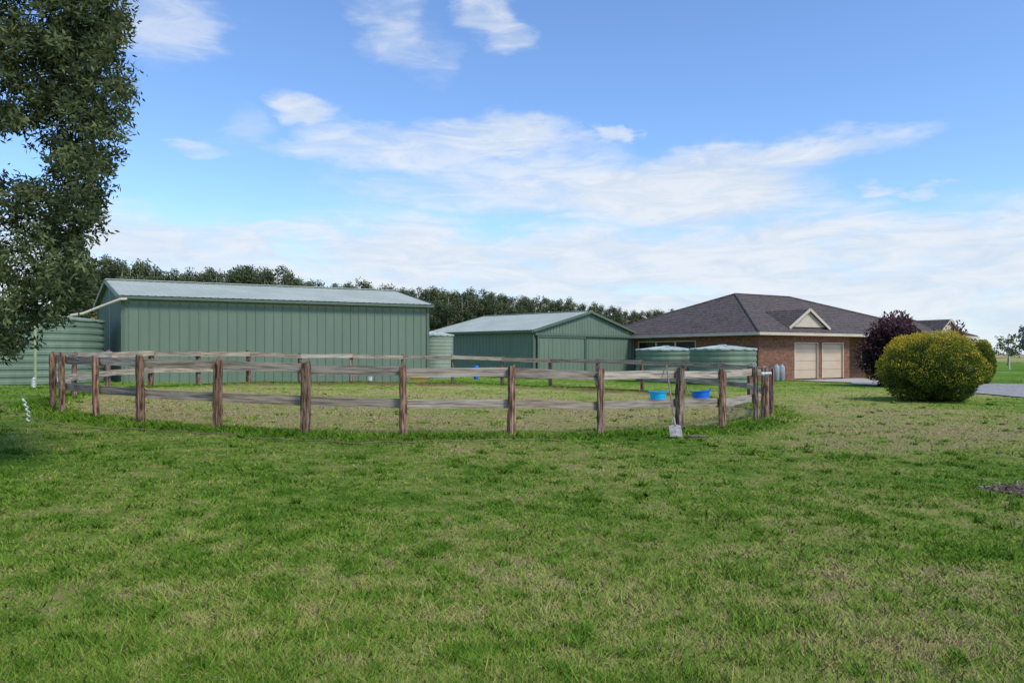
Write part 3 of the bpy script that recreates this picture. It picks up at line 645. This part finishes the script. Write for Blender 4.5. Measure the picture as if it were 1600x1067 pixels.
mb.tube([(-9.3,9.3,zg-.2),(-9.25,9.3,1.2),(-9.4,9.2,2.6),(-9.2,9.1,4.2),(-9.0,9.1,6.4)],[.24,.19,.16,.11,.04],12); mb.build('trunk',M['bark'],near,smooth=True)
mb=MB()
for (px,py,rx,ry) in tb[2:22]:
    e=W(px,py,D0+.15)
    if 120<py<300: st=W(75,85,9.15)
    else: st=Vector((-9.2,9.2,max(1.6,min(5.6,e.z-0.1+random.uniform(-.1,.1)))))
    m_=(st+e)/2+Vector((0,random.uniform(-.2,.4),.03))
    mb.tube([st,(st+m_)/2,m_,(m_+e)/2,e],[.03,.020,.014,.009,.004],6)
    for _ in range(4):
        f=random.uniform(.7,1); bp=m_+(e-m_)*f; en=bp+Vector((random.uniform(-.2,.25),random.uniform(-.3,.3),random.uniform(-.15,.15))); mb.tube([bp,(bp+en)/2+Vector((0,0,.03)),en],[.008,.005,.003],5)
mb.build('branches',M['bark'],near,smooth=True)

# ---------------------------------------------------------------- shrubs
def shrub(name,px,py_b,Yd,wpx,hpx,label,leafm,corem,n,Ls,cat='bush',lump=0.08,shell=0.12,stem=True,core=0.86,wisps=0):
    x=PX(px,Yd); z=g(x,Yd); rx=wpx/2/F*Yd; hh=hpx/F*Yd; root=empty(name,(x,Yd,z),label,cat)
    def rad(d):
        return 1+lump*(np.sin(d[:,0]*5+px)+np.sin(d[:,1]*6+1.3)+np.sin(d[:,2]*7+2.1)*.7+np.sin(d[:,0]*13+d[:,2]*11)*.5)/1.6
    d=unit(rng.normal(size=(n,3))); zc=hh*0.5; r_=rng.random(n)**shell
    if wisps:
        wd=unit(rng.normal(size=(wisps,3))); wl=0.01+0.06*rng.random(wisps); dots=np.zeros(n)
        for c0 in range(0,n,4000):
            D_=d[c0:c0+4000]@wd.T; b_=D_.argmax(1); mx_=np.clip((D_.max(1)-0.982)/0.018,0,1); dots[c0:c0+4000]=mx_*wl[b_]-0.055*(1-mx_)**2
    else: dots=0
    base_r=rad(d); sr=base_r*(1+dots)
    zs=np.where(d[:,2]<0,np.sign(d[:,2])*np.abs(d[:,2])**0.75,d[:,2])
    P=np.stack([x+d[:,0]*rx*r_*sr,Yd+d[:,1]*rx*r_*sr,z+zc+zs*zc*r_*sr],1)
    P[:,2]=np.maximum(P[:,2],z+0.02+rng.random(n)*.05)
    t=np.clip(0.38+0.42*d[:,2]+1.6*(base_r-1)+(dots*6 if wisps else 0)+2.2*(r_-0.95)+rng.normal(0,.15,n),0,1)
    V=leaf_verts(P,Ls*(0.6+.8*rng.random(n)),Ls*.5,0.2,0.85,d*0.6); np_mesh('foliage',V,4,t,leafm,root)
    vs=[];fs=[];a_,b_=18,28
    for i in range(a_+1):
        th=math.pi*i/a_
        for j in range(b_):
            ph=2*math.pi*j/b_; dd=np.array([[math.sin(th)*math.cos(ph),math.sin(th)*math.sin(ph),math.cos(th)]]); k=float(rad(dd)[0])*core
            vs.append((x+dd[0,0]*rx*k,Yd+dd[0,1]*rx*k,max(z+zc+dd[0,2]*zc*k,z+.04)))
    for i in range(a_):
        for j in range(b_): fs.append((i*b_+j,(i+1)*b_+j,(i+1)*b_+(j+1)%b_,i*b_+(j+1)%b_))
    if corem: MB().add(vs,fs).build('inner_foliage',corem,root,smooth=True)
    if stem: MB().tube([(x,Yd,z-.1),(x+.02,Yd,z+hh*.35)],[.07,.05],8).build('stem',M['bark'],root)
    return root
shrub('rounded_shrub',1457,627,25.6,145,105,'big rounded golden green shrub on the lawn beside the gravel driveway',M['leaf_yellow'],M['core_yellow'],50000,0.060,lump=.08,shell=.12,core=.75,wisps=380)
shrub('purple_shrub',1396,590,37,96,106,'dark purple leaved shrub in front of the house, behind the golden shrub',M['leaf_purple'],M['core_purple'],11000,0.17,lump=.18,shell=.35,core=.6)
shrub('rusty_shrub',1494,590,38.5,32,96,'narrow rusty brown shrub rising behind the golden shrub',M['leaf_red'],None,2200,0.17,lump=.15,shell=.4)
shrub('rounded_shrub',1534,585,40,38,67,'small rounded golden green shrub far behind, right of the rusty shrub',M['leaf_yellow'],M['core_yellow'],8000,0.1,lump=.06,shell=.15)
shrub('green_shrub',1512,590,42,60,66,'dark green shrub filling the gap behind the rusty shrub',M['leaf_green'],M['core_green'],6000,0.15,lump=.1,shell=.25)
def smalltree(px,Yd,hpx,wpx,label,leafm,n,Ls):
    x=PX(px,Yd); z=g(x,Yd); hh=hpx/F*Yd; rw=wpx/2/F*Yd; root=empty('slender_tree',(x,Yd,z),label,'tree'); bl=[]
    mb=MB().tube([(x,Yd,z-.2),(x+.05*hh,Yd,z+hh*.4),(x,Yd,z+hh*.95)],[hh*.02,hh*.014,hh*.004],8)
    for i in range(11):
        a=i*2.4; f=.35+.6*i/11; r_=rw*(.9-.5*abs(f-.55)); c=(x+math.cos(a)*r_*.7,Yd+math.sin(a)*r_*.7,z+hh*f); bl.append((*c,rw*.38,rw*.38,hh*.09)); mb.tube([(x,Yd,z+hh*(f-.15)),c],[hh*.007,hh*.002],5)
    mb.build('trunk',M['farbark'],root,smooth=True); P,t,d=blob_points(bl,n,.5); np_mesh('crown',leaf_verts(P,Ls,Ls*.5,-.1),4,t,leafm,root)
smalltree(1574,95,50,38,'thin see-through tree standing far out in the right hand paddock',M['leaf_green'],450,.35)
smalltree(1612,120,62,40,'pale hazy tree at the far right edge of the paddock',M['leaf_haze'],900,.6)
smalltree(168,47,105,56,'olive yellow tree behind the left end of the large shed',M['leaf_olive'],5000,.22)
smalltree(120,52,125,90,'dark green tree behind the ringed water tank, left of the large shed',M['leaf_green'],9000,.25)
bl=[]
for k in range(260):
    x=-900+k*9+random.uniform(-3,3); bl.append((x,900+random.uniform(-20,20),3,9,5,random.uniform(3,7.5)))
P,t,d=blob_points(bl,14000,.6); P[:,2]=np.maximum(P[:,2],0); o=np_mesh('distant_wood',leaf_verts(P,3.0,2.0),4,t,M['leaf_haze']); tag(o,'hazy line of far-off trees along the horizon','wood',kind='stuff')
root=empty('paddock_fence',(PX(1600,72),72,0),'low pale paddock fence crossing the far field on the right','fence')
for k in range(16):
    x=44+k*2.6; MB().box((x,72+k*.4,.6),(.1,.1,1.3)).build('post',M['cream'],root)
for h_ in (1.1,.65): MB().bar((44,72.0,h_),(44+15*2.6,78,h_),.04,.06).build('rail',M['farbark'],root)

# ---------------------------------------------------------------- small things
def tub(px,wpx,hpx,mat,label,tilt=0,Yd=23.6):
    x=PX(px,Yd); z=g(x,Yd)+.04; r_=wpx/2/F*Yd; h_=hpx/F*Yd
    root=empty('feed_tub',(x,Yd,z),label,'tub')
    MB().lathe([(0.0,0.02),(r_*.86,0),(r_*.88,0.02),(r_*.97,h_-.02),(r_*.94,h_-.02),(r_*.84,.04),(0,.045)],(x,Yd,z),32).build('bowl',mat,root,smooth=False)
    MB().lathe([(r_*.94,h_-.035),(r_*1.04,h_-.035),(r_*1.04,h_),(r_*.94,h_),(r_*.94,h_-.035)],(x,Yd,z),32).build('rim',mat,root)
    for s in(-1,1): MB().tube([(x+s*r_*1.01,Yd-.08,z+h_-.02),(x+s*(r_*1.01+.03),Yd-.06,z+h_+.03),(x+s*(r_*1.01+.03),Yd+.06,z+h_+.03),(x+s*r_*1.01,Yd+.08,z+h_-.02)],.014).build('handle',mat,root,smooth=True)
    if tilt:
        root.rotation_euler=(math.radians(-4),math.radians(tilt),0); root.location.z+=.03
tub(1028,26,18,M['cyan'],'bright cyan plastic feed tub on the pen grass, left of the dark blue one')
tub(1097,28,19,M['blue'],'dark blue plastic feed tub on the pen grass, tilted towards the house side',-6)
sh=empty('shovel',(2.98,13.45,g(2.98,13.45)),'long handled shovel leaning on the pen rail beside a post','shovel')
bt=Vector((3.0,13.42,g(3,13.42)+.05)); tp_=W(1041,570,14.78); dv=(tp_-bt).normalized(); hs=bt+dv*.3
MB().tube([hs,hs+(tp_-hs)*.5,tp_],[.013,.014,.014],10).build('handle',M['handle'],sh,smooth=True)
MB().tube([hs-dv*.06,hs+dv*.16],[.022,.018],10).build('socket',M['steel'],sh,smooth=True)
sd=Vector((1,0,0)); nn=sd.cross(dv).normalized(); vs=[];rows=[(0.29,.045,0),(0.27,.11,.004),(0.12,.115,.008),(0.0,.11,.006)]
for t_,wd,c_ in rows:
    for k in range(5): f=(k-2)/2; p=bt+dv*t_+sd*wd*f+nn*(-.02*(f*f)+c_); vs.append(p)
fs=[(i*5+k,i*5+k+1,i*5+k+6,i*5+k+5) for i in range(3) for k in range(4)]
MB().add(vs,fs).build('blade',M['steel'],sh,smooth=True)
tag(MB().tube([(3.1,13.25,g(3.1,13.25)+.05),(3.3,13.3,g(3.3,13.3)+.06),(3.55,13.28,g(3.5,13.3)+.05)],[.02,.026,.018],7).build('stick',M['bark'],smooth=True),'short dark stick lying in the grass right of the shovel','stick')
p=W(1191,584,17.0); pr=empty('plastic_pipe',p,'white plastic pipe end strapped across the right hand fence posts','pipe')
MB().tube([p,W(1197,583.5,17.05),W(1204,583,17.2)],.033,14).build('pipe_run',M['white'],pr,smooth=True)
MB().tube([p+Vector((-.03,0,0)),p+Vector((.03,.0,0))],.043,14).build('socket_collar',M['white'],pr,smooth=True)
x,y=PX(55,25.5),25.5; z=g(x,y); pl=empty('slim_pole',(x,y,z),'slim pale green pole standing in front of the ringed tank','pole')
MB().tube([(x,y,z-.2),(x,y,2.45)],.045,8).build('shaft',M['pole'],pl); MB().tube([(x,y,2.4),(x,y,2.5),(x+.12,y,2.53)],.05,8).build('elbow',M['pole'],pl)
pts=[]; x,y=PX(52,24.8),24.8
for k in range(14): pts.append((x+.05*math.sin(k*1.7),y,g(x,y)+.02+k*.025))
tag(MB().tube(pts,.04,7).build('white_tape_roll',M['white'],smooth=True),'small white tape bundle at the foot of the pale pole','tape')
x,y=PX(43,14.1),14.1; pts=[]
for k in range(40): f=k/39; pts.append((x+.022*math.sin(k*.8)-.05*f+.03*math.sin(f*4),y+.02*math.cos(k*.8),g(x,y)+.45*f))
tag(MB().tube(pts,[.016+.006*math.sin(k*.9) for k in range(40)],7).build('twisted_tape',M['white'],smooth=True),'twisted white fence tape standing loose in the grass left of the pen','tape')
x,y=PX(655,33.2),33.2; z=g(x,y)+.12; r_=empty('yellow_trough',(x,y,z),'long low yellow trough in front of the large shed','trough')
MB().add([(x-.38,y-.16,z),(x+.38,y-.16,z),(x+.38,y+.16,z),(x-.38,y+.16,z),(x-.43,y-.2,z+.18),(x+.43,y-.2,z+.18),(x+.43,y+.2,z+.18),(x-.43,y+.2,z+.18)],[(0,3,2,1),(0,1,5,4),(1,2,6,5),(2,3,7,6),(3,0,4,7)]).build('basin',M['yellow'],r_)
MB().bar((x-.47,y-.22,z+.19),(x+.47,y-.22,z+.19),.05,.04).bar((x-.47,y+.22,z+.19),(x+.47,y+.22,z+.19),.05,.04).bar((x-.45,y-.2,z+.191),(x-.45,y+.2,z+.191),.05,.038).bar((x+.45,y-.2,z+.191),(x+.45,y+.2,z+.191),.05,.038).build('rim',M['yellow'],r_)
x,y=PX(744,42),42; z=g(x,y); r_=empty('blue_drum',(x,y,z),'small blue drum standing before the smaller shed wall','drum')
prof=[(.0,0),(.24,0),(.26,.03),(.26,.3),(.275,.32),(.26,.34),(.26,.6),(.275,.62),(.26,.64),(.26,.86),(.24,.9),(0,.9)]
MB().lathe([(a*.52,b*.86) for a,b in prof],(x,y,z),28).build('drum_body',M['blue'],r_,smooth=True)
MB().lathe([(.04,0),(.04,.03),(0,.03)],(x+.06,y,z+.774),12).build('bung',M['blue'],r_)
for px,yy,w_,h_,lb in((578,33.6,.22,.3,'small white bucket at the foot of the large shed wall'),(857,44.2,.3,.42,'white bucket beside the corner of the smaller shed'),(900,46.5,.5,.35,'wide white basin in front of the sliding doors')):
    x,y=PX(px,yy),yy; z=g(x,y); r_=empty('bucket',(x,y,z),lb,'bucket')
    MB().lathe([(0,0),(w_*.4,0),(w_*.5,h_),(w_*.46,h_),(w_*.38,.03),(0,.03)],(x,y,z),24).build('pail',M['white'],r_,smooth=True)
    MB().lathe([(w_*.5,h_-.03),(w_*.55,h_-.03),(w_*.55,h_),(w_*.5,h_),(w_*.5,h_-.03)],(x,y,z),24).build('rim',M['white'],r_)
bpy.context.view_layer.update()
